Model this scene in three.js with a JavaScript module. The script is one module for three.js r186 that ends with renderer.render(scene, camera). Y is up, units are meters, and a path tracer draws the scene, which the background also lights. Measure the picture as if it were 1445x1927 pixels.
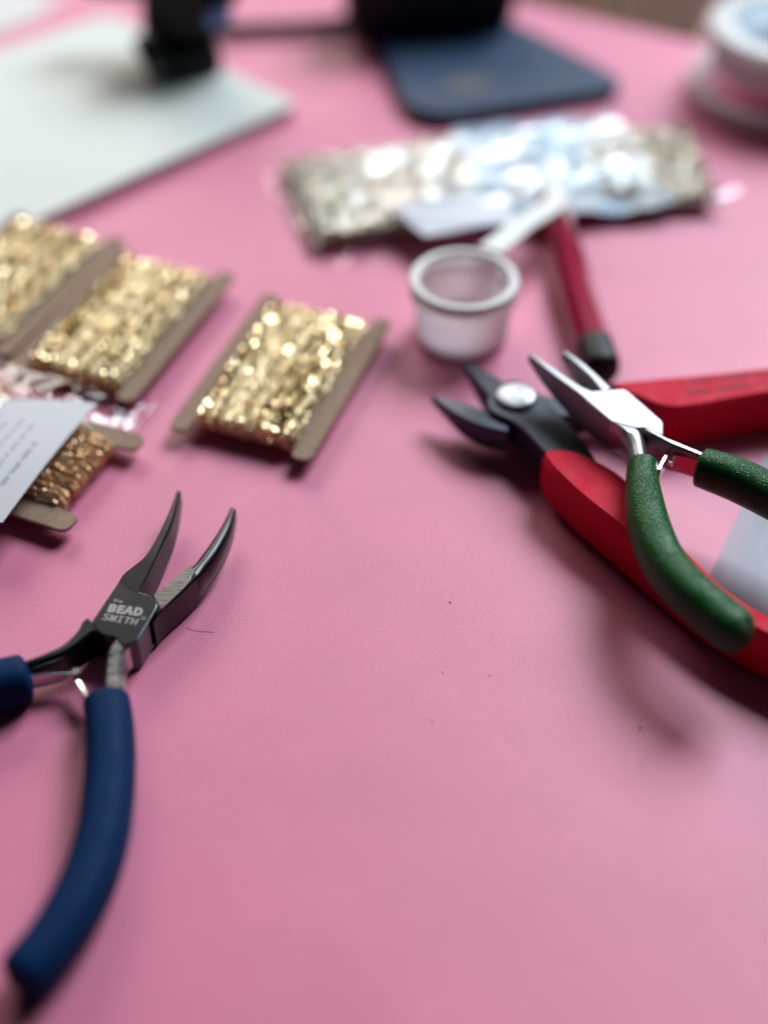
import * as THREE from 'three';
import { toCreasedNormals, mergeGeometries } from 'three/addons/utils/BufferGeometryUtils.js';
import { ImprovedNoise } from 'three/addons/math/ImprovedNoise.js';
import { RoundedBoxGeometry } from 'three/addons/geometries/RoundedBoxGeometry.js';
import { TextGeometry } from 'three/addons/geometries/TextGeometry.js';
import { FontLoader } from 'three/addons/loaders/FontLoader.js';

// ---------- camera, light, exposure ----------
const scene = new THREE.Scene();
const camera = new THREE.PerspectiveCamera(40, 767 / 1024, 0.02, 20);
camera.position.set(0, 0.22924, 0.23738);
camera.lookAt(0, 0, 0);
camera.focus = 0.306;
camera.userData.fStop = 3.1;
scene.add(camera);
const renderer = new THREE.WebGLRenderer({ antialias: true });
renderer.toneMapping = THREE.LinearToneMapping;
renderer.toneMappingExposure = 1.07;
renderer.shadowMap.enabled = true;
scene.background = new THREE.Color().setRGB(0.012, 0.013, 0.016);   // the dim room around the table

function windowLight(name, [x, y, z], w, h, color, intensity) {     // daylight coming through a window
  const l = new THREE.RectAreaLight(new THREE.Color().setRGB(...color), intensity, w, h);
  l.name = name; l.position.set(x, y, z); l.lookAt(0, 0, -0.05); scene.add(l); return l;
}
windowLight('window_light', [0.98, 1.66, -1.47], 1.2, 1.08, [0.84, 0.94, 1.0], 17.8);
windowLight('second_window_light', [-0.62, 1.06, -1.83], 1.13, 0.76, [1.0, 0.89, 0.80], 7.4);

// ---------- helpers: everything below is measured in millimetres ----------
const noise = new ImprovedNoise();
const N = (x, y = 0, z = 0) => noise.noise(x + 11.3, y + 4.7, z + 2.1);
function rng(seed) { let s = seed | 0; return () => { s = (s + 0x6d2b79f5) | 0; let t = Math.imul(s ^ (s >>> 15), 1 | s); t = (t + Math.imul(t ^ (t >>> 7), 61 | t)) ^ t; return ((t ^ (t >>> 14)) >>> 0) / 4294967296; }; }
const used = {};
function numbered(n) { used[n] = (used[n] ?? -1) + 1; return used[n] ? n + '_' + String(used[n]).padStart(3, '0') : n; }
function thing(name, label, category, [x, y, z], group) {
  const o = new THREE.Group(); o.name = numbered(name); o.position.set(x / 1000, y / 1000, z / 1000);
  o.userData = { label, category }; if (group) o.userData.group = group;
  scene.add(o); return o;
}
function part(name, geo, mat, parent, extra) {                 // geo in world mm, moved to its parent's axes
  const g = geo.clone().scale(0.001, 0.001, 0.001);
  let o = parent; while (o && o !== scene) { g.translate(-o.position.x, -o.position.y, -o.position.z); o = o.parent; }
  const m = new THREE.Mesh(g, mat); m.name = name; m.castShadow = m.receiveShadow = true;
  if (extra) Object.assign(m.userData, extra);
  (parent || scene).add(m); return m;
}
function single(name, geo, mat, label, category, [x, y, z]) {   // a thing that is one mesh, its origin at its base
  const g = geo.clone().translate(-x, -y, -z).scale(0.001, 0.001, 0.001);
  const m = new THREE.Mesh(g, mat); m.name = numbered(name); m.position.set(x / 1000, y / 1000, z / 1000);
  m.castShadow = m.receiveShadow = true; m.userData = { label, category }; scene.add(m); return m;
}
function structure(name, geo, mat) { const m = part(name, geo, mat, scene); m.userData.kind = 'structure'; return m; }
const lin = (r, g, b) => new THREE.Color().setRGB(r, g, b);

function catmull(st, sub) {
  const out = [], n = st.length;
  for (let i = 0; i < n - 1; i++) {
    const a = st[Math.max(0, i - 1)], b = st[i], c = st[i + 1], d = st[Math.min(n - 1, i + 2)];
    for (let k = 0; k < sub; k++) {
      const t = k / sub, t2 = t * t, t3 = t2 * t;
      out.push(b.map((_, j) => 0.5 * (2 * b[j] + (c[j] - a[j]) * t + (2 * a[j] - 5 * b[j] + 4 * c[j] - d[j]) * t2 + (3 * b[j] - a[j] - 3 * c[j] + d[j]) * t3)));
    }
  }
  out.push(st[n - 1].slice()); return out;
}
// A body drawn through stations [leftX, leftZ, rightX, rightZ, top, bottom, chamfer]; section 'box' (chamfered) or an exponent (rounded)
function loft(st, { section = 'box', smooth = true, sub = 6, r0 = 0, r1 = 0, crease = 0.55 } = {}) {
  let d = smooth ? catmull(st, sub) : st.map((s) => s.slice());
  const mid = (s) => [(s[0] + s[2]) / 2, (s[4] + s[5]) / 2, (s[1] + s[3]) / 2];
  const arc = (list) => { const a = [0]; for (let i = 1; i < list.length; i++) { const p = mid(list[i]), q = mid(list[i - 1]); a.push(a[i - 1] + Math.hypot(p[0] - q[0], p[1] - q[1], p[2] - q[2])); } return a; };
  let A = arc(d); const len = A[A.length - 1];
  const at = (s) => { let i = 1; while (i < A.length - 1 && A[i] < s) i++; const t = (s - A[i - 1]) / Math.max(1e-9, A[i] - A[i - 1]); return d[i - 1].map((v, j) => v + (d[i][j] - v) * t); };
  const list = [];
  const ss = A.filter((s) => s >= r0 && s <= len - r1);
  if (r0) for (let k = 7; k >= 0; k--) ss.unshift(r0 * (1 - Math.cos((7 - 0 - (7 - k)) / 8 * Math.PI / 2 + 0.02)));
  if (r1) for (let k = 0; k < 8; k++) ss.push(len - r1 * (1 - Math.cos((7 - k) / 8 * Math.PI / 2 + 0.02)));
  ss.sort((a, b) => a - b);
  for (const s of ss) {
    let f = 1;
    if (r0 && s < r0) f *= Math.sqrt(Math.max(0, 1 - (1 - s / r0) ** 2));
    if (r1 && s > len - r1) f *= Math.sqrt(Math.max(0, 1 - (1 - (len - s) / r1) ** 2));
    list.push({ q: at(s), f: Math.max(f, 0.02), s });
  }
  const pos = [], uv = [], idx = []; let M = 0;
  for (const { q, f, s } of list) {
    const [lx, lz, rx, rz, t, b, c] = q, cx = (lx + rx) / 2, cz = (lz + rz) / 2, cy = (t + b) / 2, ux = (rx - lx) / 2 * f, uz = (rz - lz) / 2 * f, w = Math.hypot(ux, uz), h = (t - b) / 2 * f;
    const pts = [];
    if (section === 'box') {
      const k = Math.min(c * f, w * 0.7, h * 0.7);
      pts.push([w - k, h], [w, h - k], [w, -h + k], [w - k, -h], [-w + k, -h], [-w, -h + k], [-w, h - k], [-w + k, h]);
    } else for (let i = 0; i < 32; i++) {
      const a = Math.PI / 2 - i / 32 * Math.PI * 2, ca = Math.cos(a), sa = Math.sin(a);
      pts.push([w * Math.sign(ca) * Math.abs(ca) ** (2 / section), h * Math.sign(sa) * Math.abs(sa) ** (2 / section)]);
    }
    pts.push(pts[0]); M = pts.length; let per = 0;
    pts.forEach(([x, y], i) => {
      if (i) per += Math.hypot(x - pts[i - 1][0], y - pts[i - 1][1]);
      pos.push(cx + (w ? ux / w : 0) * x, cy + y, cz + (w ? uz / w : 0) * x); uv.push(per / 50, s / 50);
    });
  }
  const R = list.length;
  for (let i = 0; i < R - 1; i++) for (let j = 0; j < M - 1; j++) { const a = i * M + j, b = a + 1, c = a + M, e = c + 1; idx.push(a, c, b, b, c, e); }
  for (const [i, s] of [[0, 0], [R - 1, 1]]) {
    const base = pos.length / 3, q = mid(list[i].q); pos.push(...q); uv.push(0, 0);
    for (let j = 0; j < M; j++) { pos.push(pos[(i * M + j) * 3], pos[(i * M + j) * 3 + 1], pos[(i * M + j) * 3 + 2]); uv.push(j / M, 0); }
    for (let j = 1; j < M; j++) s ? idx.push(base, base + j + 1, base + j) : idx.push(base, base + j, base + j + 1);
  }
  let vol = 0;
  for (let i = 0; i < idx.length; i += 3) { const [a, b, c] = [0, 1, 2].map((k) => pos.slice(idx[i + k] * 3, idx[i + k] * 3 + 3)); vol += a[0] * (b[1] * c[2] - b[2] * c[1]) - a[1] * (b[0] * c[2] - b[2] * c[0]) + a[2] * (b[0] * c[1] - b[1] * c[0]); }
  if (vol < 0) for (let i = 0; i < idx.length; i += 3) { const t = idx[i + 1]; idx[i + 1] = idx[i + 2]; idx[i + 2] = t; }
  const g = new THREE.BufferGeometry();
  g.setAttribute('position', new THREE.Float32BufferAttribute(pos, 3)); g.setAttribute('uv', new THREE.Float32BufferAttribute(uv, 2)); g.setIndex(idx);
  if (section === 'box') return toCreasedNormals(g, crease);
  g.computeVertexNormals();
  const nn = g.attributes.normal;
  for (let i = 0; i < R; i++) { const a = i * M, b = i * M + M - 1, v = [nn.getX(a) + nn.getX(b), nn.getY(a) + nn.getY(b), nn.getZ(a) + nn.getZ(b)], l = Math.hypot(...v) || 1; nn.setXYZ(a, v[0] / l, v[1] / l, v[2] / l); nn.setXYZ(b, v[0] / l, v[1] / l, v[2] / l); }
  return g.toNonIndexed();
}
// an outline [[x, z], ...] pulled up from b to t with a small bevel
function slab(pts, b, t, c = 0.4, seg = 2) {
  const s = new THREE.Shape(pts.map(([x, z]) => new THREE.Vector2(x, -z)));
  const g = new THREE.ExtrudeGeometry(s, { depth: t - b - 2 * c, bevelEnabled: c > 0, bevelThickness: c, bevelSize: c, bevelOffset: -c, bevelSegments: seg, curveSegments: 8 });
  g.rotateX(-Math.PI / 2).translate(0, b + c, 0);
  const uv = g.attributes.uv; for (let i = 0; i < uv.count; i++) uv.setXY(i, g.attributes.position.getX(i) / 50, g.attributes.position.getZ(i) / 50);
  return g;
}
function rounded(pts, r, n = 8) {            // rounds every corner of an outline
  const out = [], L = pts.length;
  pts.forEach((p, i) => {
    const a = pts[(i + L - 1) % L], b = pts[(i + 1) % L], rr = Array.isArray(r) ? r[i] : r;
    const da = Math.hypot(a[0] - p[0], a[1] - p[1]), db = Math.hypot(b[0] - p[0], b[1] - p[1]), k = Math.min(rr, da * 0.48, db * 0.48);
    const s = [p[0] + (a[0] - p[0]) / da * k, p[1] + (a[1] - p[1]) / da * k], e = [p[0] + (b[0] - p[0]) / db * k, p[1] + (b[1] - p[1]) / db * k];
    for (let j = 0; j <= n; j++) { const t = j / n; out.push([(1 - t) ** 2 * s[0] + 2 * t * (1 - t) * p[0] + t * t * e[0], (1 - t) ** 2 * s[1] + 2 * t * (1 - t) * p[1] + t * t * e[1]]); }
  });
  return out;
}
const pair = (...v) => { const o = []; for (let i = 0; i < v.length; i += 2) o.push([v[i], v[i + 1]]); return o; };
function tube(pts, r, seg = 40, rad = 10) { return new THREE.TubeGeometry(new THREE.CatmullRomCurve3(pts.map((p) => new THREE.Vector3(...p))), seg, r, rad); }
function lathe(profile, x, y, z, seg = 72) { return new THREE.LatheGeometry(profile.map(([r, h]) => new THREE.Vector2(r, h)), seg).translate(x, y, z); }
// a strip standing on edge: a thin wall along pts [[x, z]], from b to t
function strip(pts, b, t, w) {
  const st = pts.map(([x, z], i) => { const p = pts[Math.max(0, i - 1)], q = pts[Math.min(pts.length - 1, i + 1)], l = Math.hypot(q[0] - p[0], q[1] - p[1]), nx = -(q[1] - p[1]) / l * w / 2, nz = (q[0] - p[0]) / l * w / 2; return [x - nx, z - nz, x + nx, z + nz, Array.isArray(t) ? t[i] : t, Array.isArray(b) ? b[i] : b, 0.12]; });
  return loft(st, { smooth: pts.length > 2, sub: 5 });
}

// ---------- procedural textures ----------
function dataTex(n, f, repeat, srgb) {
  const d = new Uint8Array(n * n * 4);
  for (let y = 0; y < n; y++) for (let x = 0; x < n; x++) { const v = f(x, y, n), o = (y * n + x) * 4, c = Array.isArray(v) ? v : [v, v, v]; for (let k = 0; k < 3; k++) d[o + k] = Math.max(0, Math.min(255, c[k] * 255)); d[o + 3] = 255; }
  const t = new THREE.DataTexture(d, n, n); t.wrapS = t.wrapT = THREE.RepeatWrapping; t.magFilter = THREE.LinearFilter; t.minFilter = THREE.LinearMipmapLinearFilter; t.generateMipmaps = true;
  if (repeat) t.repeat.set(repeat, repeat); if (srgb) t.colorSpace = THREE.SRGBColorSpace; t.needsUpdate = true; return t;
}
const fbm = (x, y, o, z = 0) => { let s = 0, a = 0.5; for (let i = 0; i < o; i++) { s += a * N(x, y, z + i * 7.7); x *= 2.03; y *= 2.03; a *= 0.55; } return s; };
const hash = (x, y) => { let h = Math.imul(x, 374761393) + Math.imul(y, 668265263); h = Math.imul(h ^ (h >>> 13), 1274126177); return ((h ^ (h >>> 16)) >>> 0) / 4294967296; };
const paperBump = dataTex(2048, (x, y) => 0.5 + 0.55 * fbm(x / 3.6, y / 2.4, 3) + 0.05 * fbm(x / 60, y / 40, 2, 30));
const grain = dataTex(512, (x, y) => 0.5 + 0.35 * fbm(x / 14, y / 14, 4) + 0.25 * (hash(x, y) - 0.5));
const leather = dataTex(512, (x, y) => { const a = Math.abs(N(x / 5 + 0.8 * N(x / 14, y / 14), y / 5, 3)), b = Math.abs(N(x / 2.6, y / 2.6, 9)); const k = .45 + .9 * Math.max(0, Math.min(1, .5 + 1.6 * fbm(x / 60, y / 60, 2, 44))); return 0.25 + k * (0.6 * Math.min(1, a * 2.2) + 0.2 * b); });
const brushed = dataTex(512, (x, y) => 0.5 + 0.4 * N(x / 40, y / 2.2, 1) + 0.35 * N(x / 90, y / 1.1, 5) + 0.12 * (hash(x, y) - 0.5));
const brushedRough = dataTex(512, (x, y) => 0.62 + 0.25 * N(x / 30, y / 3, 2) + 0.2 * fbm(x / 60, y / 60, 3, 8));
const paperTone = dataTex(512, (x, y) => { const v = .965 + .05 * fbm(x / 60, y / 60, 3, 60) + .03 * (hash(x, y) - .5); return [v, v - .012 * fbm(x / 90, y / 90, 2, 70), v]; }, 0, true);
const worn = dataTex(512, (x, y) => .8 + .28 * fbm(x / 50, y / 50, 4, 80) + .12 * Math.max(0, N(x / 6, y / 60, 90)));
const cardMap = dataTex(512, (x, y) => { const v = 0.86 + 0.16 * fbm(x / 20, y / 14, 4) + 0.16 * (hash(x >> 1, y >> 1) - 0.5); return [v, v * 0.985, v * 0.97]; }, 0, true);
const woodMap = dataTex(512, (x, y) => { const v = 0.7 + 0.3 * N(x / 6 + 1.5 * N(x / 80, y / 200), y / 120) + 0.15 * N(x / 2, y / 60, 4); return [v, v * 0.93, v * 0.86]; }, 0, true);

const std = (o) => new THREE.MeshStandardMaterial(o), phy = (o) => new THREE.MeshPhysicalMaterial(o);
const M = {
  pink: phy({ ior: 1.6, map: paperTone, color: lin(0.72, 0.19, 0.33), roughness: 0.5, bumpMap: paperBump, bumpScale: 0.00014 }),
  wood: phy({ specularIntensity: 0.3, color: lin(0.2, 0.09, 0.045), roughness: 0.6, map: woodMap }),
  steelOxide: phy({ specularIntensity: 0.35, color: lin(0.012, 0.0125, 0.0145), roughness: 0.34, bumpMap: brushed, bumpScale: 0.000006 }),
  steelDark: std({ color: lin(0.075, 0.08, 0.09), metalness: 1, roughness: 0.24, bumpMap: brushed, bumpScale: 0.000012 }),
  steelBlack: std({ color: lin(0.04, 0.04, 0.044), metalness: 1, roughness: 0.3, bumpMap: brushed, bumpScale: 0.000008 }),
  steelJaw: std({ color: lin(0.24, 0.237, 0.232), metalness: 1, roughness: 0.42, roughnessMap: brushedRough, bumpMap: brushed, bumpScale: 0.000014 }),
  tang: std({ color: lin(0.5, 0.49, 0.48), metalness: 1, roughness: 0.46, roughnessMap: brushedRough }),
  groundSteel: std({ color: lin(0.19, 0.188, 0.186), metalness: 1, roughness: 0.5, roughnessMap: brushedRough }),
  steelBright: std({ color: lin(0.34, 0.345, 0.36), metalness: 1, roughness: 0.42, bumpMap: brushed, bumpScale: 0.00003 }),
  wire: std({ color: lin(0.75, 0.74, 0.72), metalness: 1, roughness: 0.22 }),
  letters: std({ color: lin(0.36, 0.33, 0.32), roughness: 0.7, metalness: 0.3 }),
  blueGrip: phy({ specularIntensity: 0.18, color: lin(0.0008, 0.021, 0.078), roughness: 0.75, roughnessMap: worn, bumpMap: grain, bumpScale: 0.0001 }),
  greenGrip: phy({ specularIntensity: 0.5, color: lin(0.006, 0.085, 0.017), roughness: 0.36, bumpMap: leather, bumpScale: 0.0002 }),
  red: phy({ specularIntensity: 0.25, color: lin(0.62, 0.006, 0.036), roughnessMap: worn, roughness: 0.7, bumpMap: grain, bumpScale: 0.00005 }),
  redInk: std({ color: lin(0.10, 0.004, 0.012), roughness: 0.7 }),
  navySteel: std({ color: lin(0.014, 0.024, 0.046), metalness: 0.1, roughness: 0.5, bumpMap: grain, bumpScale: 0.00004 }),
  blade: std({ color: lin(0.05, 0.06, 0.08), metalness: 0.8, roughness: 0.32 }),
  card: std({ color: lin(0.40, 0.275, 0.20), roughness: 0.88, map: cardMap, bumpMap: grain, bumpScale: 0.00006 }),
  gold: std({ color: lin(1.0, 0.83, 0.52), metalness: 1, roughness: 0.09 }),
  goldSatin: std({ color: lin(1.0, 0.82, 0.52), metalness: 1, roughness: 0.44 }),
  copper: std({ color: lin(0.85, 0.57, 0.33), metalness: 1, roughness: 0.5 }),
  silver: std({ color: lin(0.7, 0.63, 0.53), metalness: 1, roughness: 0.3 }),
  film: phy({ color: lin(1, 1, 1), transmission: 1, thickness: 0, roughness: 0.18, ior: 1.72, side: THREE.DoubleSide }),
  thinFilm: phy({ color: lin(1, 1, 1), transmission: 1, thickness: 0, roughness: 0.07, ior: 1.65, side: THREE.DoubleSide }),
  label: std({ color: lin(0.66, 0.68, 0.76), roughness: 0.6 }),
  white: std({ color: lin(0.8, 0.8, 0.8), roughness: 0.45 }),
  paleBoard: phy({ specularIntensity: 0.5, color: lin(0.66, 0.695, 0.665), roughness: 0.5 }),
  black: phy({ specularIntensity: 0.5, color: lin(0.006, 0.007, 0.009), roughness: 0.45 }),
  navy: phy({ specularIntensity: .7, color: lin(0.02, 0.048, 0.11), roughness: 0.42 }),
  grey: std({ color: lin(0.25, 0.25, 0.25), roughness: 0.5 }),
  clear: phy({ color: lin(1, 1, 1), transmission: 1, thickness: 0, roughness: 0.08, ior: 1.5, side: THREE.DoubleSide }),
  frosted: phy({ color: lin(0.95, 0.9, 0.92), transmission: 0.6, thickness: 0, roughness: 0.8, ior: 1.45, side: THREE.DoubleSide }),
};

// ---------- the table and the pink sheet ----------
{
  const g = new THREE.PlaneGeometry(3000, 3000).rotateX(-Math.PI / 2).translate(0, -1.2, -300);
  const uv = g.attributes.uv; for (let i = 0; i < uv.count; i++) uv.setXY(i, uv.getX(i) * 12, uv.getY(i) * 12);
  structure('table_top', g, M.wood);
  const e = [48.1, -277.5, 105.8, -245.7], dx = e[2] - e[0], dz = e[3] - e[1], l = Math.hypot(dx, dz), ux = dx / l, uz = dz / l;
  const P = (a, b) => [e[0] + ux * a - uz * b, e[1] + uz * a + ux * b];
  const s = slab([P(-420, 0), P(330, 0), P(330, 560), P(-420, 560)], -1.0, 0, 0.15);
  const p = s.attributes.position, u2 = s.attributes.uv; for (let i = 0; i < u2.count; i++) u2.setXY(i, p.getX(i) / 205 + 0.5, p.getZ(i) / 205 + 0.3);
  structure('pink_paper_sheet', s, M.pink);
}

// ---------- bent nose pliers with blue grips ----------
{
  const t = thing('bent_nose_pliers', 'dark steel bent nose pliers with blue grips, jaws open, nearest on the left', 'pliers', [-58, 0, 40]);
  const tip = catmull([
    [-47.7, 0.6, -46.8, 0.9, 7.6, 3.6, .35],
    [-48.4, 6.4, -46.9, 6.7, 8.1, 2.2, .45],
    [-49.4, 12.5, -47.4, 13.1, 8.6, 1.4, .5],
    [-50.5, 17.6, -48.4, 18.1, 8.8, 1, .45],
    [-52.2, 23.1, -49.6, 23.6, 9, .7, .3],
    [-54.5, 26.2, -50.8, 28.8, 9, .6, .3],
    [-56.0, 28.5, -52.2, 33.6, 9.02, .5, .1],
    [-56.8, 31.0, -51.5, 35.0, 9.02, .5, .04]], 5);
  part('jaw', loft(tip, { smooth: false }), M.steelOxide, t, { label: 'dark smooth left jaw running on from the lettered joint' });
  part('joint', slab(rounded(pair(-56.0, 28.5, -52.2, 33.7, -49.5, 34.6, -47.4, 37.4, -50.8, 47.8, -53.6, 49.0, -55.6, 46.5, -58.8, 45.7, -61.0, 42.3), [0, 0, 1.2, 1.6, 1, .3, .2, 2.2, 1.2], 6), .5, 9, .28, 3), M.steelDark, t);
  part('arm', loft([
    [-55.7, 46.2, -50.7, 47.3, 8.9, .8, 1.0],
    [-56.6, 49.2, -52.6, 48.8, 8.8, 1, .8],
    [-56.9, 51.8, -53.2, 51.3, 8.6, 1.2, .9],
    [-56.7, 55.7, -52.8, 55.2, 8.4, 1.6, .9],
    [-56.3, 59.6, -52.1, 59.6, 8.2, 2, .9],
    [-55.8, 64.3, -51.4, 64.3, 8, 2.2, .9]], { crease: .6 }), M.tang, t);
  part('jaw', loft([
    [-35.0, 6.0, -33.7, 6.5, 7.4, 3.4, .4],
    [-36.1, 10.7, -34.0, 11.8, 7.9, 2.4, 1.1],
    [-37.8, 15.8, -35.1, 17.3, 8.3, 1.6, 1.8],
    [-39.7, 20.8, -36.7, 22.4, 8.6, 1.1, 1.8],
    [-41.7, 25.2, -39.2, 27.9, 8.75, .7, 1.0],
    [-42.8, 26.7, -40.4, 29.7, 8.78, .6, .5]], { crease: .9 }), M.steelBlack, t, { label: 'dark rounded nose of the right jaw' });
  part('jaw_root', loft([
    [-42.4, 26.1, -40.0, 29.1, 8.78, .6, .45],
    [-45.3, 29.9, -42.6, 33.2, 8.78, .5, .35],
    [-49.1, 34.4, -46.7, 39.0, 8.78, .5, .35],
    [-50.2, 35.8, -48.2, 41.8, 8.2, .5, .3]]), M.steelBlack, t);
  part('ground_flat', slab(pair(-41.8, 25.6, -41.1, 27.7, -41.7, 30.4, -43.1, 33.1, -46.8, 38.7, -48.9, 34.6, -45.3, 30.2), 8.6, 8.88, .03), M.groundSteel, t, { label: 'brushed grey flat ground on the right jaw' });
  part('arm', loft([
    [-58.3, 40.2, -54.5, 44.4, 7, .6, .3],
    [-61.6, 41.8, -55.9, 46.6, 8.8, .6, .3],
    [-61.9, 40.7, -59.9, 44.8, 8.8, .6, .4],
    [-63.0, 41.6, -61.3, 46.3, 8.8, .8, .7],
    [-63.6, 43.7, -63.0, 48.4, 8.7, 1, 1],
    [-65.8, 47.3, -65.6, 50.7, 8.6, 1.2, .9],
    [-69.6, 49.7, -68.7, 52.2, 8.4, 1.6, .9],
    [-73.9, 51.8, -72.2, 53.7, 8.2, 2, .9],
    [-78.0, 53.5, -76.8, 56.0, 8, 2, .9]], { sub: 4 }), M.steelDark, t);
  // grips: the right one comes towards the camera, the left one leaves the picture
  const grip = (c, o) => loft(c.map(([x, z, w, tp, b], i) => { const p = c[Math.max(0, i - 1)], q = c[Math.min(c.length - 1, i + 1)], l = Math.hypot(q[0] - p[0], q[1] - p[1]), nx = -(q[1] - p[1]) / l * w, nz = (q[0] - p[0]) / l * w; return [x + nx, z + nz, x - nx, z - nz, tp, b, 1]; }), { section: 2.35, sub: 8, r0: 1.6, r1: 2.2, ...o });
  part('grip', grip([
    [-55.9, 59.5, 4.6, 10.2, .8], [-54.5, 65.2, 4.75, 10.6, .4], [-53.2, 72.6, 4.85, 10.8, .2], [-52.3, 81.1, 4.9, 10.8, .1],
    [-51.9, 90.8, 4.95, 10.9, .05], [-52.8, 99.7, 5, 10.9, .05], [-54.9, 107.4, 5, 10.8, .05], [-57.6, 113.7, 4.9, 10.6, .05], [-60.4, 118.3, 4.9, 10.4, .05], [-62.6, 121.5, 4.6, 9.8, .2]]), M.blueGrip, t);
  part('grip', grip([
    [-72.0, 53.7, 4.5, 10, .6], [-75.1, 55.0, 4.7, 10.4, .3], [-79.1, 56.6, 4.8, 10.6, .1], [-83.9, 59.6, 4.9, 10.8, .05], [-88.5, 64.6, 4.9, 10.8, .05], [-91.2, 71.2, 4.8, 10.6, .05], [-91.9, 78.8, 4.4, 9.8, .2]]), M.blueGrip, t);
  part('spring', strip(pair(-72.6, 54.9, -69.2, 54.0, -65.8, 53.4, -63.4, 52.9), [2.4, 2.6, 3.2, 4.0], [6.6, 6.3, 5.8, 5.4], .5), M.wire, t);
  part('spring', strip(pair(-59.3, 60.3, -60.8, 57.6, -62.3, 55.1, -63.5, 53.2), [2.4, 2.8, 3.4, 4.0], [6.2, 6, 5.6, 5.2], .9), M.wire, t);
  part('spring_eye', new THREE.CylinderGeometry(.85, .85, 2.2, 20).translate(...((a, b) => [a, 5.2, b])(-62.9, 53.3)), M.wire, t);
  // lettering cut into the joint
  const load = (n) => new FontLoader().loadAsync('fonts/droid/' + n + '.typeface.json');
  const fb = await load('droid_sans_bold'), fm = await load('droid_sans_mono_regular'), fr = await load('droid_sans_regular');
  const word = (str, font, a, b, up, wide = 0) => {       // from a to b along the baseline, up to the cap line
    const g = new TextGeometry(str, { font, size: 10, depth: 1, curveSegments: 5, bevelEnabled: wide > 0, bevelThickness: 0.01, bevelSize: wide, bevelSegments: 1 });
    g.computeBoundingBox(); const bb = g.boundingBox, p = g.attributes.position, W = bb.max.x - bb.min.x, H = bb.max.y - Math.max(bb.min.y, 0);
    for (let i = 0; i < p.count; i++) { const u = (p.getX(i) - bb.min.x) / W, v = p.getY(i) / H; p.setXYZ(i, a[0] + (b[0] - a[0]) * u + (up[0] - a[0]) * v, 9.0 + 0.05 * p.getZ(i) - 0.01, a[1] + (b[1] - a[1]) * u + (up[1] - a[1]) * v); }
    g.computeVertexNormals(); return g;
  };
  const L = [
    word('the', fr, [-57.2, 36.6], [-55.2, 37.1], [-57.1, 35.6], 0.12),
    word('BEAD', fb, [-58.1, 39.4], [-50.8, 40.7], [-57.7, 37.2], 0.5),
    word('SMITH', fm, [-58.9, 41.6], [-51.6, 43.2], [-58.4, 39.9], 0.25)];
  const cR = [-50.2, 41.3];
  L.push(new THREE.TorusGeometry(.55, .07, 6, 28).rotateX(Math.PI / 2).translate(cR[0], 9.02, cR[1]).toNonIndexed(), word('R', fb, [-50.4, 41.6], [-49.9, 41.7], [-50.4, 41.0]));
  part('lettering', mergeGeometries(L.map((g) => { const q = g.index ? g.toNonIndexed() : g; q.deleteAttribute('uv'); return q; })), M.letters, t);
}

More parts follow.
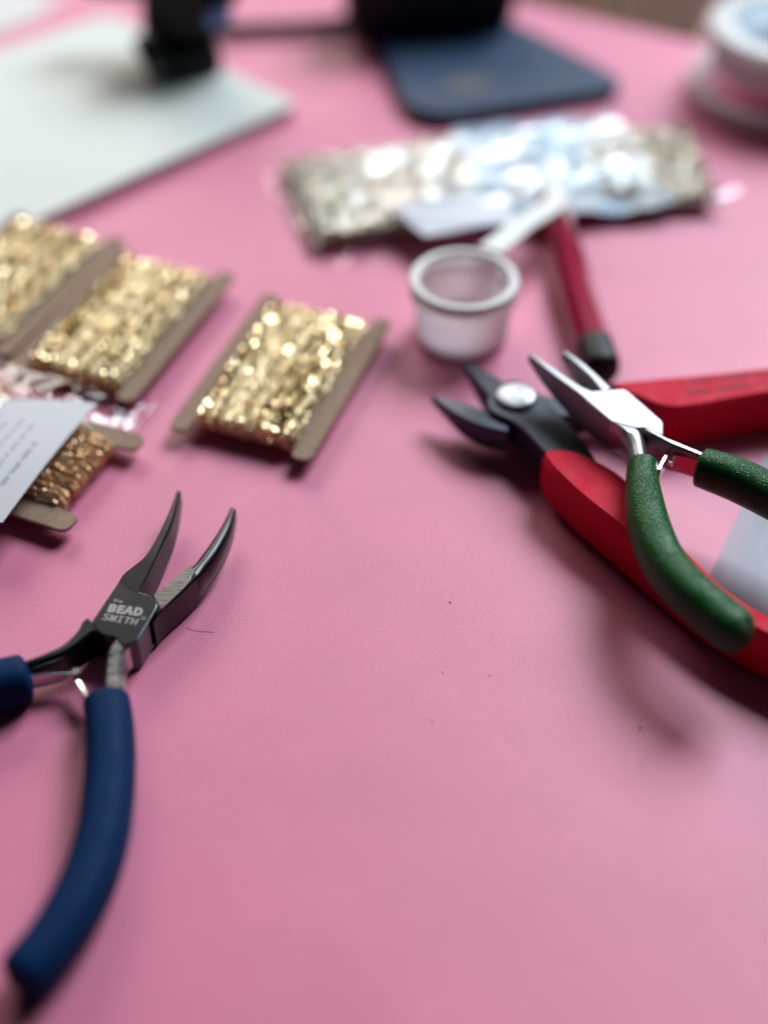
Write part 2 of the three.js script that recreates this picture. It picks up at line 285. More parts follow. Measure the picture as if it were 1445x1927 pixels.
// ---------- flush cutters with red handles ----------
{
  const t = thing('flush_cutters', 'flush cutters with red handles, dark blades and round silver rivet, under the green pliers', 'cutters', [45, 0, -10]);
  part('joint', slab(rounded(pair(30.2, -35.7, 27.0, -32.6, 25.2, -28.8, 25.0, -24.7, 27.1, -22.4, 30.7, -20.0, 33.4, -16.6, 35.9, -11.8, 37.9, -8.0, 50.0, -3.8, 47.4, -11.7, 45.1, -17.2, 41.1, -24.5, 37.7, -30.3, 35.6, -33.9, 33.0, -35.7), 2, 5), 4, 11, .5), M.navySteel, t);
  part('blade', loft([
    [19.9, -45.5, 20.7, -45.9, 8.5, 6.5, .2], [21.9, -39.8, 23.6, -43.5, 9.4, 5.5, .4],
    [23.7, -34.2, 27.3, -39.2, 10.2, 4.6, .6], [25.4, -30.1, 30.3, -35.4, 10.7, 4.2, .6], [27.7, -27.1, 32.8, -32.8, 10.7, 4.2, .6]]), M.navySteel, t);
  part('blade', loft([
    [11.7, -33.2, 12.4, -33.5, 8, 5.8, .25], [15.0, -27.9, 16.6, -31.1, 8.7, 5, .4],
    [19.0, -23.1, 21.0, -28.3, 9.3, 3.8, .4], [23.5, -19.6, 25.0, -26.0, 9.6, 3, .4], [29.5, -17.5, 30.0, -25.7, 9.6, 3, .4]]), M.blade, t, { label: 'lower blade with a polished pale face' });
  part('lever', loft([
    [33.1, -27.3, 34.3, -34.9, 9, 2, .5], [40.6, -24.1, 41.9, -31.6, 9, 2, .5], [46.6, -24.6, 47.5, -30.6, 9, 2, .5], [55.2, -27.3, 56.0, -33.9, 9, 2, .5], [62.9, -26.4, 64.1, -35.9, 9, 2, .5]]), M.navySteel, t);
  const rv = [32.1, -28.6];
  part('rivet', lathe([[0, 12.3], [.9, 12.34], [1.1, 12.22], [1.35, 12.22], [1.5, 12.38], [3.3, 12.36], [3.45, 12.3], [3.6, 12.34], [4.5, 12.15], [4.85, 11.8], [4.9, 11.1]], rv[0], 0, rv[1]), M.steelBright, t);
  part('rivet_washer', lathe([[4.9, 11.2], [5.4, 11.15], [5.45, 10.8]], rv[0], 0, rv[1]), M.navySteel, t);
  part('handle', loft([
    [36.6, -5.6, 39.0, -8.4, 12.6, 3, 1.2],
    [37.9, -1.2, 44.3, -7.6, 13, 1.6, 1.3],
    [40.6, 3.5, 49.3, -4.4, 13, 1.2, 1.3],
    [44.4, 9.4, 54.4, 1.0, 13, 1, 1.3],
    [50.9, 17.9, 58.7, 10.1, 13, .6, 1.3],
    [58.7, 28.9, 64.3, 22.8, 13, .3, 1.3],
    [66.6, 39.6, 70.9, 34.2, 13, .2, 1.3],
    [75.2, 48.1, 78.1, 42.3, 13, .1, 1.3],
    [85.7, 55.7, 88.3, 49.5, 13, .1, 1.3],
    [99.8, 62.5, 102.5, 56.2, 12, .6, 1.3]], { r1: 3 }), M.red, t, { label: 'bright red handle in front' });
  part('handle', loft([
    [56.6, -30.2, 55.6, -32.5, 13, 1.4, .8],
    [60.9, -26.8, 61.7, -33.5, 13, 1, 1],
    [67.4, -22.6, 69.2, -34.7, 13, .6, 1],
    [73.6, -22.8, 75.6, -35.5, 13, .3, 1],
    [82.9, -25.2, 85.0, -36.9, 13, .2, 1],
    [93.1, -27.8, 95.2, -38.6, 13, .1, 1],
    [114.0, -31.7, 116.3, -41.4, 13, .1, 1],
    [135.3, -33.8, 137.7, -42.2, 12, .5, 1]], { r1: 3 }), M.red, t, { label: 'darker red rear handle with faint dark print' });
  // faint print, too worn to read, in two rows along the rear handle
  const r = rng(5), marks = [];
  for (const [a, b] of [[[72.9, -31.9], [93.9, -35.6]], [[73.2, -28.2], [93.2, -31.7]]]) {
    let s = 0; const len = Math.hypot(b[0] - a[0], b[1] - a[1]), ang = Math.atan2(b[1] - a[1], b[0] - a[0]);
    while (s < len) { const w = .5 + r() * .5; if (r() > .12) marks.push(new THREE.BoxGeometry(w, .06, 1.1 + r() * .3).rotateY(-ang).translate(a[0] + (b[0] - a[0]) * s / len, 13.02, a[1] + (b[1] - a[1]) * s / len)); s += w + .25; }
  }
  part('worn_print', mergeGeometries(marks), M.redInk, t);
}

// ---------- chain nose pliers with green grips, lying across the red handles ----------
{
  const t = thing('chain_nose_pliers', 'bright steel chain nose pliers with green grips resting on the red cutters', 'pliers', [65, 13, 20]);
  part('jaw', loft([
    [34.8, -32.5, 35.7, -32.6, 21.5, 19, .2], [37.5, -27.6, 39.1, -28.2, 21.8, 17, .3],
    [41.0, -22.5, 43.3, -23.0, 21.9, 15, .35], [44.1, -18.3, 46.5, -19.2, 22, 13.6, .35], [46.3, -15.2, 48.6, -17.8, 22, 13.2, .35]]), M.steelBright, t);
  part('jaw', loft([
    [42.9, -33.3, 43.9, -33.6, 21.5, 19, .2], [45.4, -28.9, 46.6, -30.1, 21.8, 17, .3],
    [48.5, -23.3, 50.1, -24.4, 21.9, 15, .35], [50.6, -17.9, 53.1, -18.8, 22, 13.6, .35]]), M.steelBright, t);
  part('joint', slab(rounded(pair(46.1, -15.3, 48.2, -17.8, 56.2, -18.7, 63.4, -6.8, 62.6, -2.1, 58.8, -4.7, 56.9, -4.6, 51.7, -6.7), [.2, .3, 1.2, 1.2, .4, .3, .3, .5], 5), 13.2, 22, .35), M.steelBright, t);
  part('arm', loft([
    [51.4, -7.1, 57.3, -4.6, 21.9, 13.4, .8], [53.4, -4.8, 58.4, -3.1, 21.7, 13.6, 1.2], [54.6, -1.3, 58.7, -0.2, 21.5, 13.8, 1.4],
    [54.9, 2.3, 58.7, 2.6, 21.3, 14, 1.4], [54.8, 6.1, 58.5, 6.1, 21, 14.2, 1.4], [54.3, 10.5, 58.1, 10.5, 21, 14.4, 1.4]], { crease: .9 }), M.steelBright, t);
  part('arm', loft([
    [62.9, -3.3, 58.6, -4.7, 21.9, 13.2, .3], [62.9, -2.1, 61.6, -1.7, 21.8, 13.3, .4], [65.1, -0.8, 63.9, 0.5, 21.7, 13.6, .5],
    [68.4, 1.2, 67.3, 2.5, 21.5, 14, .5], [71.9, 3.3, 70.7, 4.6, 21.3, 14.4, .5], [76.0, 5.8, 74.8, 7.2, 21, 14.6, .5]], { sub: 4 }), M.steelBright, t);
  const grip = (c, o) => loft(c.map(([x, z, w, tp, b], i) => { const p = c[Math.max(0, i - 1)], q = c[Math.min(c.length - 1, i + 1)], l = Math.hypot(q[0] - p[0], q[1] - p[1]), nx = -(q[1] - p[1]) / l * w, nz = (q[0] - p[0]) / l * w; return [x + nx, z + nz, x - nx, z - nz, tp, b, 1]; }), { section: 2.3, sub: 8, r0: 1.3, r1: 3.4, ...o });
  part('grip', grip([
    [57.9, 3.3, 3.5, 22.2, 13.3], [57.1, 8.1, 3.55, 22.4, 13.2], [56.5, 16.9, 4.2, 22.8, 13.1], [56.8, 25.7, 4.5, 23, 13.1], [58.2, 33.7, 4.5, 23, 13.1], [61.0, 40.5, 4.5, 23, 13.1],
    [64.8, 46.2, 4.5, 23, 13.1], [68.5, 51.0, 4.5, 22.8, 13.1], [71.0, 53.8, 4.2, 22.4, 13.2], [72.1, 55.1, 4, 22, 13.4]]), M.greenGrip, t);
  part('grip', grip([
    [69.8, 3.5, 3.7, 22.2, 13.2], [72.8, 5.1, 4.1, 22.6, 13.1], [78.0, 8.4, 4.4, 23, 13.1], [84.6, 13.8, 4.5, 23, 13.1], [91.3, 20.5, 4.5, 23, 13.1], [96.1, 29.2, 4.5, 23, 13.1], [98.4, 39.5, 4.3, 22.6, 13.2]]), M.greenGrip, t);
  part('spring', strip(pair(70.4, 4.2, 67.5, 2.6, 64.7, 1.6), 14.6, [20, 19.8, 19.6], .5), M.wire, t);
  part('spring', strip(pair(61.1, 5.9, 62.2, 3.5, 64.4, -0.4), 15.4, [19, 19.2, 19.4], .75), M.wire, t);
  part('spring_eye', new THREE.CylinderGeometry(.5, .5, 1.2, 18).translate(...((a, b) => [a, 18, b])(64.2, 2.9)), M.wire, t);
}

// ---------- cards wound with chain ----------
const linkGeo = (() => { const g = new THREE.TorusGeometry(.5, .3, 4, 5).rotateX(.3).scale(1.4, 1, 1).toNonIndexed(); g.computeVertexNormals(); g.deleteAttribute('uv'); return g; })();
const fineGeo = linkGeo.clone().scale(.9, .9, .95);
// card in its own axes: x across, z along the flanges, centred, card at height y0
function cardShape(W = 36, L = 60, F = 5.6, D = 6) {
  const h = W / 2, v = L / 2;
  return rounded([[-h, -v], [-h + F, -v], [-h + F + .4, -v + D], [h - F - .4, -v + D], [h - F, -v], [h, -v], [h, v], [h - F, v], [h - F - .4, v - D], [-h + F + .4, v - D], [-h + F, v], [-h, v]], [2.6, 1.6, 1.2, 1.2, 1.6, 2.6, 2.6, 1.6, 1.2, 1.2, 1.6, 2.6], 5);
}
function strand(r, x, hv, hy, y0, geo, step, loose) {
  const out = [], tan = new THREE.Vector3(), q = new THREE.Quaternion(), m = new THREE.Matrix4(), ph = r() * 9, rz = hy + .6, path = [];
  for (let i = 0; i <= 90; i++) { const a = -0.75 + (Math.PI / 2 + .75) * i / 90; path.push([y0 + hy * Math.sin(a), hv - rz + rz * Math.cos(a)]); }
  for (let i = 1; i < 500; i++) path.push([y0 + hy, (hv - rz) * (1 - i / 250)]);
  for (let i = 0; i <= 90; i++) { const a = Math.PI / 2 + (Math.PI / 2 + .75) * i / 90; path.push([y0 + hy * Math.sin(a), -hv + rz + rz * Math.cos(a)]); }
  let last = null, k = 0;
  for (const [py, pz] of path) {
    const p = [x + loose * N(pz * .11, ph, 1) * 2, py + .25 * N(pz * .2, ph, 5), pz];
    if (last && Math.hypot(p[0] - last[0], p[1] - last[1], p[2] - last[2]) < step) continue;
    if (last) {
      tan.set(p[0] - last[0], p[1] - last[1], p[2] - last[2]).normalize();
      q.setFromUnitVectors(new THREE.Vector3(1, 0, 0), tan);
      const roll = new THREE.Quaternion().setFromAxisAngle(new THREE.Vector3(1, 0, 0), (k++ % 2 ? 0.9 : -0.75) + (r() - .5) * 1.3 + Math.PI / 2);
      m.compose(new THREE.Vector3((p[0] + last[0]) / 2 + (r() - .5) * .3, (p[1] + last[1]) / 2 + (r() - .5) * .35, (p[2] + last[2]) / 2), q.multiply(roll), new THREE.Vector3(1, 1, 1));
      out.push(geo.clone().applyMatrix4(m));
    }
    last = p;
  }
  return mergeGeometries(out);
}
function chainCard(name, label, group, [cx, cz], [vx, vz], y0, seed, { mat, mat2 = mat, geo, step, pitch, layers, board = M.card, W = 36, L = 60, D = 6, tiltX = 0, loose = .5, F = 5.6 }) {
  const t = thing(name, label, 'chain card', [cx, 0, cz], group), r = rng(seed);
  const ang = Math.atan2(vx, vz), place = (g) => g.rotateX(tiltX).rotateY(ang).translate(cx, 0, cz);
  part('cardboard', place(slab(cardShape(W, L, F, D), y0 - .5, y0 + .5, .12)), board, t);
  const half = W / 2 - F - .8;
  layers.forEach(([hy, ex], li) => { for (let x = -half + (li % 2) * pitch / 2; x <= half + .01; x += pitch) part('chain_strand', place(strand(r, x + (r() - .5) * .4, L / 2 - D + ex, hy + (r() - .5) * .25, y0, geo, step, loose)), li && r() < .65 ? mat : mat2, t); });
  return t;
}
const goldOpt = { mat: M.gold, mat2: M.goldSatin, geo: linkGeo, step: 1.3, pitch: 1.22, layers: [[1.5, .8], [2.7, 1.8]], W: 37.5, F: 4.9 };
const G = 'gold chain cards';
const centre = (a, b, c, d) => [(a[0] + b[0] + c[0] + d[0]) / 4, (a[1] + b[1] + c[1] + d[1]) / 4];
chainCard('gold_chain_card', 'card wound with gold chain, rightmost of the gold cards', G, centre([-32.3, -79.8], [1.8, -70.6], [-18.1, -13.4], [-52.9, -26.1]), [-.335, .942], 4, 11, goldOpt);
chainCard('gold_chain_card', 'card wound with gold chain, middle of the gold cards', G, centre([-74.2, -101.5], [-43.0, -89.4], [-63.2, -37.4], [-97.5, -50.3]), [-.365, .931], 4, 23, goldOpt);
chainCard('gold_chain_card', 'card wound with gold chain, cut off by the left picture edge', G, [-103.0, -88.4], [-.39, .921], 4, 37, goldOpt);

// ---------- wrinkled film ----------
// a clear sheet over a quad a (0,0) b (1,0) c (1,1) d (0,1), lifted by h(u, v)
function sheet(a, b, c, d, n, m, h) {
  const pos = [], uv = [], idx = [];
  for (let j = 0; j <= m; j++) for (let i = 0; i <= n; i++) {
    const u = i / n, v = j / m, w = [(1 - u) * (1 - v), u * (1 - v), u * v, (1 - u) * v];
    const o = h(u, v), p = [0, 1].map((k) => a[k] * w[0] + b[k] * w[1] + c[k] * w[2] + d[k] * w[3]);
    pos.push(p[0] + (o[1] || 0), o[0], p[1] + (o[2] || 0)); uv.push(u, v);
    if (i < n && j < m) { const q = j * (n + 1) + i; idx.push(q, q + n + 1, q + 1, q + 1, q + n + 1, q + n + 2); }
  }
  const g = new THREE.BufferGeometry(); g.setAttribute('position', new THREE.Float32BufferAttribute(pos, 3)); g.setAttribute('uv', new THREE.Float32BufferAttribute(uv, 2)); g.setIndex(idx); g.computeVertexNormals();
  return g;
}
const ridge = (x, y, z = 0) => 1 - Math.min(1, Math.abs(N(x, y, z)) * 3.2);

// ---------- bagged card of copper-brown chain with a printed label ----------
{
  chainCard('copper_chain_card', 'card wound with fine copper brown chain inside a clear bag on the left', undefined, [-92.4, -17.8], [-.914, -.4], 3.6, 51,
    { mat: M.copper, geo: fineGeo, step: 1.1, pitch: 1.9, layers: [[1.6, .4], [2.7, 1.0]], W: 36, L: 60, D: 6.5, loose: .9 });
  const t = thing('clear_bag', 'clear plastic bag with a white printed label, over the copper chain card', 'plastic bag', [-92, 0, -16]);
  const a = [-57.4, -40.2], b = [-78, 8.5], dir = [-.914, -.4], far = 78;
  const c = [b[0] + dir[0] * far, b[1] + dir[1] * far], d = [a[0] + dir[0] * far, a[1] + dir[1] * far];
  const hump = (u, v) => { const e = Math.min(1, v / .2), s = Math.min(1, Math.min(u, 1 - u) / .2); return 7.4 * (e * e * (3 - 2 * e)) * (s * s * (3 - 2 * s)); };
  part('film', sheet(a, b, c, d, 110, 110, (u, v) => { const k = Math.min(1, v * 9), w = 1.2 * ridge(u * 5, v * 9 + u * 2) + .5 * ridge(u * 13, v * 15, 4) + .25 * N(u * 30, v * 30); return [.25 + hump(u, v) + k * w * (.3 + 1.1 * Math.exp(-v * 6)) + .35 * (1 + Math.sin(u * 60 + 3 * N(u * 9, v * 4)) * .5) * (1 - k), 0, 0]; }), M.thinFilm, t);
  const seam = []; for (let i = 0; i <= 40; i++) { const u = i / 40, k = .6 * N(u * 22, 3); seam.push([a[0] + (b[0] - a[0]) * u + k * dir[0], .9 + .5 * N(u * 17, 9), a[1] + (b[1] - a[1]) * u + k * dir[1]]); }
  part('seal_edge', tube(seam, .42, 160, 8), M.film, t);
  // the label: marks in rows as blurred as the photograph shows them
  const cv = document.createElement('canvas'); cv.width = 512; cv.height = 1024; const x = cv.getContext('2d');
  x.fillStyle = '#d0d0d4'; x.fillRect(0, 0, 512, 1024);
  const r = rng(9), rows = [[780, 62, 210, 390, '#34343f'], [610, 46, 130, 400, '#70707f'], [470, 46, 110, 400, '#70707f'], [330, 46, 130, 330, '#7c7c8c'], [200, 46, 90, 360, '#70707f']];
  for (const [py, ht, x0, x1, col] of rows) { let u = x0; x.fillStyle = col; while (u < x1) { const n = 2 + Math.floor(r() * 5); for (let k = 0; k < n && u < x1; k++) { x.fillRect(u, py - ht * .5, 3, ht * (.7 + .3 * r())); x.fillRect(u, py - ht * (.5 - .7 * r()), 8, 12); u += 10; } u += 9; } }
  const tex = new THREE.CanvasTexture(cv); tex.colorSpace = THREE.SRGBColorSpace;
  const lab = std({ color: lin(.82, .83, .87), roughness: .5, map: tex });
  const p0 = [-70.1, -29.5], p1 = [-85.0, 13.3], e = [-.93, -.33], wl = 26;
  part('label', sheet(p0, p1, [p1[0] + e[0] * wl, p1[1] + e[1] * wl], [p0[0] + (-20.5 / 20.7) * wl, p0[1] + (-3.1 / 20.7) * wl], 30, 30, (u, v) => [9.5 + .7 * Math.sin(u * 3.1) - 1.6 * (v * v) - .8 * (1 - u) ** 3, 0, 0]), lab, t, { label: 'white label with rows of grey print' });
}
{ // a short run of the same gold chain beyond the bag
  const r = rng(77), geos = [], q = new THREE.Quaternion(), pts = [[-104.1, -45.4], [-97.3, -44.5], [-92.7, -42.8], [-87.8, -41.9], [-82.6, -41.3]];
  const cu = new THREE.CatmullRomCurve3(pts.map(([a, b]) => new THREE.Vector3(a, 1.2, b)));
  for (let i = 0; i < 13; i++) { const p = cu.getPointAt(i / 12), tn = cu.getTangentAt(i / 12); q.setFromUnitVectors(new THREE.Vector3(1, 0, 0), tn).multiply(new THREE.Quaternion().setFromAxisAngle(new THREE.Vector3(1, 0, 0), r() * 3)); geos.push(linkGeo.clone().applyMatrix4(new THREE.Matrix4().compose(p, q, new THREE.Vector3(.9, .9, .9)))); }
  single('loose_chain', mergeGeometries(geos), M.gold, 'short loose end of gold chain between the label and the gold cards', 'chain', [pts[1][0], 0, pts[1][1]]);
}

// ---------- the foil bag of silver chain ----------
{
  const opt = { F: 1.6, board: std({ color: lin(.38, .33, .27), roughness: .8 }), mat: M.silver, geo: fineGeo, step: 1.3, pitch: 1.5, layers: [[1.3, .5], [2.3, 1.2]], W: 54, L: 45, D: 3 };
  chainCard('silver_chain_card', 'card wound with silver chain in the left end of the silvery bag', 'silver chain cards', [1, -137], [.26, .965], 3.6, 61, { ...opt, W: 56, L: 50 });
  chainCard('silver_chain_card', 'card wound with silver chain in the right end of the silvery bag', 'silver chain cards', [80, -150], [.998, -.06], 3.8, 71, { ...opt, W: 44, L: 40 });
  const t = thing('silvery_bag', 'wrinkled shiny clear bag of silver chain behind the small pot', 'plastic bag', [30, 0, -140]);
  const A = [-34.6, -155.2], B = [-12.7, -108.2], C = [105.2, -144.7], D = [80.7, -191.7], B2 = [14.9, -106.0], D2 = [-21.0, -171.7];
  const hump = (u, v) => { const e = Math.min(1, Math.min(u, 1 - u) / .16), s = Math.min(1, Math.min(v, 1 - v) / .14); return 6 * e * e * (3 - 2 * e) * s * s * (3 - 2 * s); };
  const wr = (u, v, z) => 1.9 * ridge(u * 3 + v * 1.3, v * 3 + u, z) + 1.1 * ridge(u * 7, v * 9 + u * 3, z + 3) + .15 * ridge(u * 17, v * 16, z + 5);
  const top = sheet([-38, -150], [-14, -100], [110, -138], [80, -188], 150, 110, (u, v) => { const k = Math.min(1, 8 * Math.min(u, 1 - u, v, 1 - v)); return [.3 + hump(u, v) + (.25 + .75 * k) * wr(u, v, 1), 3.5 * N(v * 6, u * 3, 2), 5 * N(u * 7, v * 4, 8)]; });
  const pale = std({ roughness: .6, color: lin(.8, .82, .86), side: THREE.DoubleSide, map: dataTex(256, (x, y) => { const k = Math.max(0, Math.min(1, .5 + 2.6 * fbm(x / 70, y / 80, 2, 50))); return [.9 - .24 * k, .9 - .11 * k, .91 - .02 * k]; }, 0, true) });  // added insert: white and pale blue film glare put into its colour
  part('added_glare_sheet', sheet([20, -172], [26, -118], [88, -128], [74, -182], 70, 60, (u, v) => { const k = Math.min(1, 6 * Math.min(u, 1 - u, v, 1 - v)); return [4.2 + 1.4 * k + 1.6 * N(u * 3, v * 3, 31) + 1.1 * ridge(u * 4, v * 4 + u * 2, 35), 3 * N(v * 4, u, 3), 3 * N(u * 4, v, 5)]; }), pale, t, { label: 'added crumpled sheet with the white and pale blue glare of the film put into its colour' });
  part('film', top, M.film, t);
  part('added_film_layer', sheet([-30, -146], [-6, -108], [100, -140], [72, -178], 110, 80, (u, v) => { const k = Math.min(1, 6 * Math.min(u, 1 - u, v, 1 - v)); return [1.2 + hump(u, v) + 1.6 * k + k * (.8 + 1.4 * ridge(u * 4 + v * 2, v * 3.4 - u, 21) + .3 * ridge(u * 9, v * 9, 25)), 0, 0]; }), M.film, t);  // second film layer, added for more highlights on the bag
  part('paper_label', sheet([1.9, -119.6], [11.7, -104.2], [40.1, -111.9], [27.9, -129.3], 20, 20, (u, v) => [8.2 + .8 * Math.sin(v * 3) + .5 * N(u * 3, v * 3), 0, 0]), M.label, t, { label: 'pale blue grey paper label' });
}

// ---------- small pot with a white rim, the white strip beside it ----------
{
  const [x, z] = [20.9, -68.9];
  const t = thing('small_pot', 'small round translucent pot with a thick white rim and clear lid', 'pot', [x, 0, z]);
  part('pot_wall', lathe([[0, .6], [10.8, .6], [12.2, 1.2], [12.6, 2], [13.1, 14], [12.3, 14], [11.8, 2.4], [10.6, 1.6], [0, 1.6]], x, 0, z), M.frosted, t);
  part('lid_skirt', lathe([[13.3, 12.4], [13.9, 12.5], [14.1, 13], [14.15, 16.8], [13.6, 16.8]], x, 0, z), M.frosted, t);
  part('rim', lathe([[11.8, 17.2], [11.9, 18.1], [12.3, 18.5], [13.6, 18.5], [14.2, 18.1], [14.35, 17.2], [14.3, 16.6], [13.8, 16.4], [13.4, 16.6], [12, 16.6], [11.8, 17.2]], x, 0, z), M.white, t);
  part('lid_window', lathe([[0, 17.4], [11.85, 17.4]], x, 0, z), phy({ color: lin(1, 1, 1), transmission: 1, thickness: 0, roughness: 0.12, ior: 2.0, side: THREE.DoubleSide }), t);
  part('contents', lathe([[0, 4.6], [5, 5], [10, 4.2], [11, 3.4]], x, 0, z, 40), std({ color: lin(.85, .76, .85), roughness: .5 }), t);
  const pts = [[28.4, -81.5, 18.6], [32.9, -89.1, 17.2], [38.9, -99.6, 15.4], [45.8, -109.2, 13.6], [49.3, -115.1, 13], [50.1, -122.5, 12.6], [48.7, -127.8, 12.4]];
  const st = pts.map(([a, b, y], i) => { const p = pts[Math.max(0, i - 1)], q = pts[Math.min(pts.length - 1, i + 1)], l = Math.hypot(q[0] - p[0], q[1] - p[1]), nx = -(q[1] - p[1]) / l * 3.5, nz = (q[0] - p[0]) / l * 3.5; return [a + nx, b + nz, a - nx, b - nz, y + .5, y - .5, .3]; });
  single('plastic_strip', loft(st, { sub: 8 }), M.white, 'bent white plastic strip leaning from the pot rim onto the silvery bag', 'plastic strip', [pts[2][0], 12, pts[2][1]]);
}
{ // the pen
  const c = [[49.2, -127.5, 4.6], [50.7, -112.6, 4.7], [52.7, -82.7, 4.9], [54.8, -57.5, 5], [55.0, -55.3, 5]];
  const q = [c[3], [55.6, -50.4, 5], [56.1, -45.1, 4.8]];
  const t = thing('magenta_pen', 'glossy magenta pen with a black end pointing at the green pliers', 'pen', [c[2][0], 0, c[2][1]]);
  const sec = (list, ex) => list.map(([x, z, w], i) => { const p = list[Math.max(0, i - 1)], n = list[Math.min(list.length - 1, i + 1)], l = Math.hypot(n[0] - p[0], n[1] - p[1]), nx = -(n[1] - p[1]) / l * (w * .92 + ex), nz = (n[0] - p[0]) / l * (w * .92 + ex); return [x + nx, z + nz, x - nx, z - nz, 4.6 + w + ex, .25, 2.4]; });
  part('barrel', loft(sec(c.slice(0, 4), 0), { sub: 4 }), phy({ color: lin(.34, .003, .04), roughness: .16, clearcoat: 1, clearcoatRoughness: .12 }), t);
  part('end_cap', loft(sec(q, .1), { section: 2.6, sub: 6, r1: 3 }), M.black, t, { label: 'black rounded end cap' });
}

// ---------- pale board and the black clamp on it ----------
{
  const a = [-28.5, -190.7], b = [-98.9, -255.1], l = Math.hypot(a[0] - b[0], a[1] - b[1]);
  single('pale_board', slab(rounded(pair(-28.1, -190.3, -99.9, -256.9, -143.7, -221.0, -142.9, -80.3), [5, 6, 3, 3]), .3, 4.2, .7, 3), M.paleBoard, 'pale grey green flat board with rounded corners at the upper left', 'board', [-100, 0, -180]);
  const [x, z] = [-68.2, -209.7];
  const t = thing('black_clamp', 'blurred black clamp standing on the pale board', 'clamp', [x, 4.2, z]);
  part('foot', new RoundedBoxGeometry(23, 10, 15, 4, 2.5).rotateY(.25).translate(x + 1, 8.7, z - 4), M.black, t);
  part('post', new RoundedBoxGeometry(25, 34, 14, 4, 3).rotateZ(-.08).translate(x, 23, z - 10), M.black, t);
  part('arm', new RoundedBoxGeometry(34, 8, 9, 4, 3).rotateZ(-.1).translate(x - 18, 26, z - 22), M.black, t);
  part('hook', new RoundedBoxGeometry(9, 16, 8, 4, 2.5).rotateZ(.35).rotateY(.4).translate(x - 9, 11, z + 1), M.black, t);
  part('lever', new RoundedBoxGeometry(8, 30, 6, 4, 2).rotateZ(-.6).translate(x + 14, 26, z - 9), M.black, t);
  part('knob', new THREE.SphereGeometry(3.4, 24, 16).translate(...((p) => [p[0], 8, p[1]])([-76.0, -206.7])), M.grey, t);
  part('blue_band', new RoundedBoxGeometry(9, 5, 4, 3, 1.4).rotateZ(.35).translate(...((p) => [p[0], 24, p[1]])([-54.5, -209.8])), std({ color: lin(.18, .3, .6), roughness: .5 }), t);
  part('pin', new THREE.CylinderGeometry(1.6, 1.6, 6, 16).rotateZ(1.3).translate(...((p) => [p[0], 10, p[1]])([-60.3, -222.2])), std({ color: lin(.45, .32, .24), roughness: .5 }), t);
}
single('paper_strip', slab(pair(-145.4, -243.5, -129.2, -259.5, -119.9, -280.3, -155.2, -290.7), .1, .45, .05), std({ color: lin(.7, .7, .7), roughness: .7 }), 'strip of white paper at the top left corner beyond the pale board', 'paper', [-140.8, -268.4].toSpliced(1, 0, 0));

// ---------- dark stand with its flat base and cable ----------
{
  const t = thing('dark_stand', 'dark stand with a flat navy base with rounded corners and black column', 'stand', [40, 0, -215]);
  part('base', slab(rounded(pair(8.5, -176.8, 84.3, -201.3, 45.5, -251.2, -5.9, -257.3), [19, 13, 8, 8], 10), .4, 5, 1.2, 4), M.navy, t);
  const m = [25.5, -201.2], em = new THREE.CylinderGeometry(6, 6, .06, 40).scale(1.3, 1, .8).rotateY(.2).translate(m[0] + 2, 5.03, m[1]);
  part('printed_mark', em, std({ color: lin(.075, .07, .075), roughness: .6 }), t, { label: 'faint brownish printed mark on the navy base' });
  const c = [14.7, -245.2];
  part('column', new RoundedBoxGeometry(60, 26, 24, 5, 5).rotateY(.12).translate(c[0] + 1, 17.8, c[1] - 6), M.black, t);
  part('cable', tube([[-59.2, -245.2], [-48.2, -246.9], [-31.1, -248.6], [-14.0, -253.0], [-0.5, -259.1]].map(([a, b]) => [a, 3, b]), 2.2, 40, 12), M.black, t);
}

// ---------- clear jar at the upper right ----------
{
  const [x, z] = [133.5, -204];
  const t = thing('clear_jar', 'clear round jar with white contents at the upper right', 'jar', [x, 0, z]);
  const rim = phy({ color: lin(.9, .88, .9), transmission: .25, thickness: 0, roughness: .8, side: THREE.DoubleSide });
  part('base_ring', lathe([[25, .4], [29.5, .5], [31.6, 1.6], [31.8, 4.2], [30.6, 5.6], [27, 5.6], [25.6, 3.5], [25, .4]], x, 0, z), rim, t);
  part('jar_wall', lathe([[30.4, 5.6], [30, 8], [30, 56]], x, 0, z), M.clear, t);
  part('inner_cup', lathe([[0, 9], [20, 9], [24, 11], [25.5, 19], [0, 19]], x, 0, z), phy({ color: lin(.92, .86, .88), transmission: .25, thickness: 0, roughness: .8, side: THREE.DoubleSide }), t);
  part('white_ring', lathe([[18, 20], [19, 24.6], [21, 25.4], [26, 25.2], [27.6, 23.4], [27.4, 19.6], [24, 19]], x, 0, z), M.white, t);
  part('blue_content', lathe([[0, 29], [10, 28], [16, 25], [17.8, 21]], x, 0, z, 40), std({ color: lin(.5, .68, .86), roughness: .4 }), t);
}

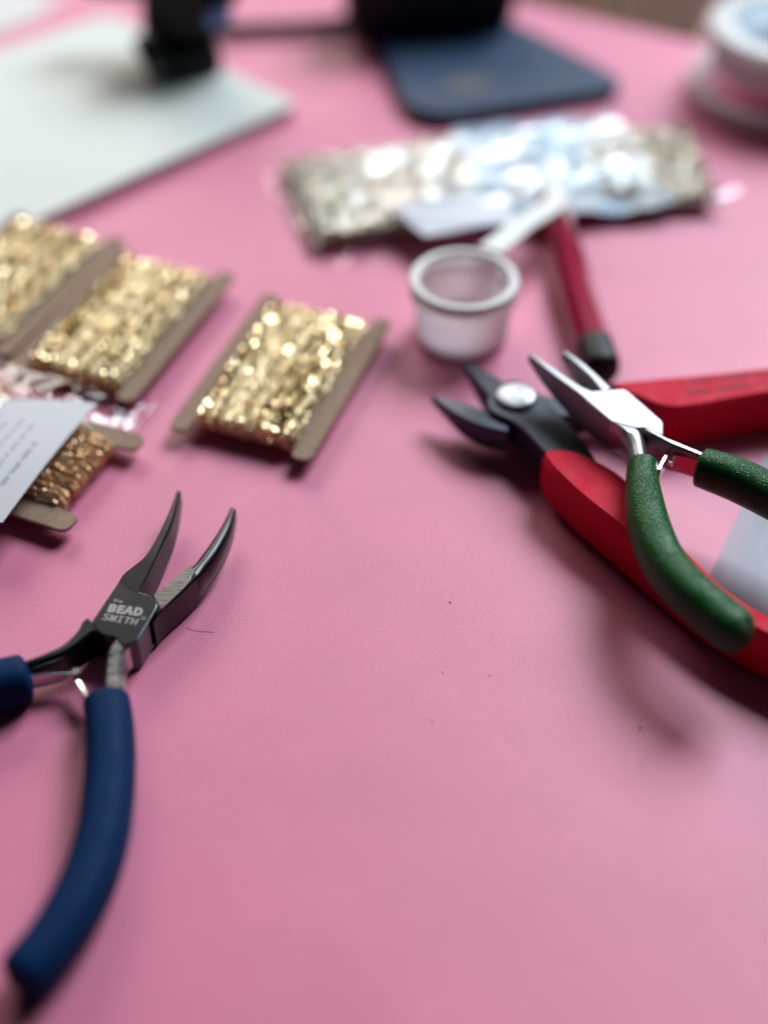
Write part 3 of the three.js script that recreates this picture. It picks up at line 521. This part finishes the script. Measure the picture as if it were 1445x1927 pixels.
// ---------- clear bag and white card at the right edge ----------
{
  const t = thing('clear_sleeve', 'flat clear sleeve holding a white card at the right edge, under the tools', 'sleeve', [95, 0, 20]);
  const a = [69.8, 26.9], b = [93.0, -19.6];
  part('film', sheet(a, b, [122.3, 7.0], [96.5, 53.8], 30, 60, (u, v) => [.75 + .2 * N(u * 6, v * 9) * Math.min(1, v * 14), 0, 0]), phy({ specularIntensity: .4, color: lin(.6, .6, .7), transmission: .5, thickness: 0, roughness: .45, side: THREE.DoubleSide }), t);
  const c = [73.0, 30.0], d = [95.4, -16.6];
  part('white_card', slab([c, d, [119.5, 8.6], [95.7, 52.3]], .12, .42, .05), phy({ specularIntensity: .3, color: lin(.46, .47, .54), roughness: .75, bumpMap: grain, bumpScale: .00003 }), t);
}

// ---------- lint and specks on the paper ----------
{
  const dark = std({ color: lin(.04, .015, .02), roughness: .9 }), pale = std({ color: lin(.75, .7, .7), roughness: .9 });
  const speck = (p, s, m, label) => { const g = new THREE.IcosahedronGeometry(s, 1), q = g.attributes.position; for (let i = 0; i < q.count; i++) { const k = 1 + .35 * N(q.getX(i) * 9, q.getY(i) * 9, q.getZ(i) * 9 + p[0]); q.setXYZ(i, q.getX(i) * k * 1.2, q.getY(i) * k * .7, q.getZ(i) * k); } g.computeVertexNormals(); single('lint_speck', g.translate(p[0], s * .6, p[1]), m, label, 'speck', [p[0], 0, p[1]]); };
  speck([51.7, 62.9], .22, dark, 'tiny dark speck on bare pink paper nearest the lower right');
  speck([14.5, 28.7], .18, dark, 'tiny dark speck on the pink paper, highest of the dark specks');
  speck([12.3, 48.4], .13, dark, 'tiny dark speck on the pink paper above the pale speck');
  speck([22.1, 49.3], .13, dark, 'tiny dark speck right of centre on the pink paper');
  speck([9.8, 60.8], .24, pale, 'tiny pale speck of lint on the pink paper below centre');
  single('hair', tube([[-42.5, 36.1], [-40.2, 37.0], [-37.9, 37.2], [-36.5, 37.3]].map(([a, b]) => [a, .12, b]), .045, 20, 5), std({ color: lin(.5, .16, .26), roughness: .7 }), 'short fine hair lying right of the blue pliers', 'hair', [-39.2, 37.0].toSpliced(1, 0, 0));
}

renderer.render(scene, camera);
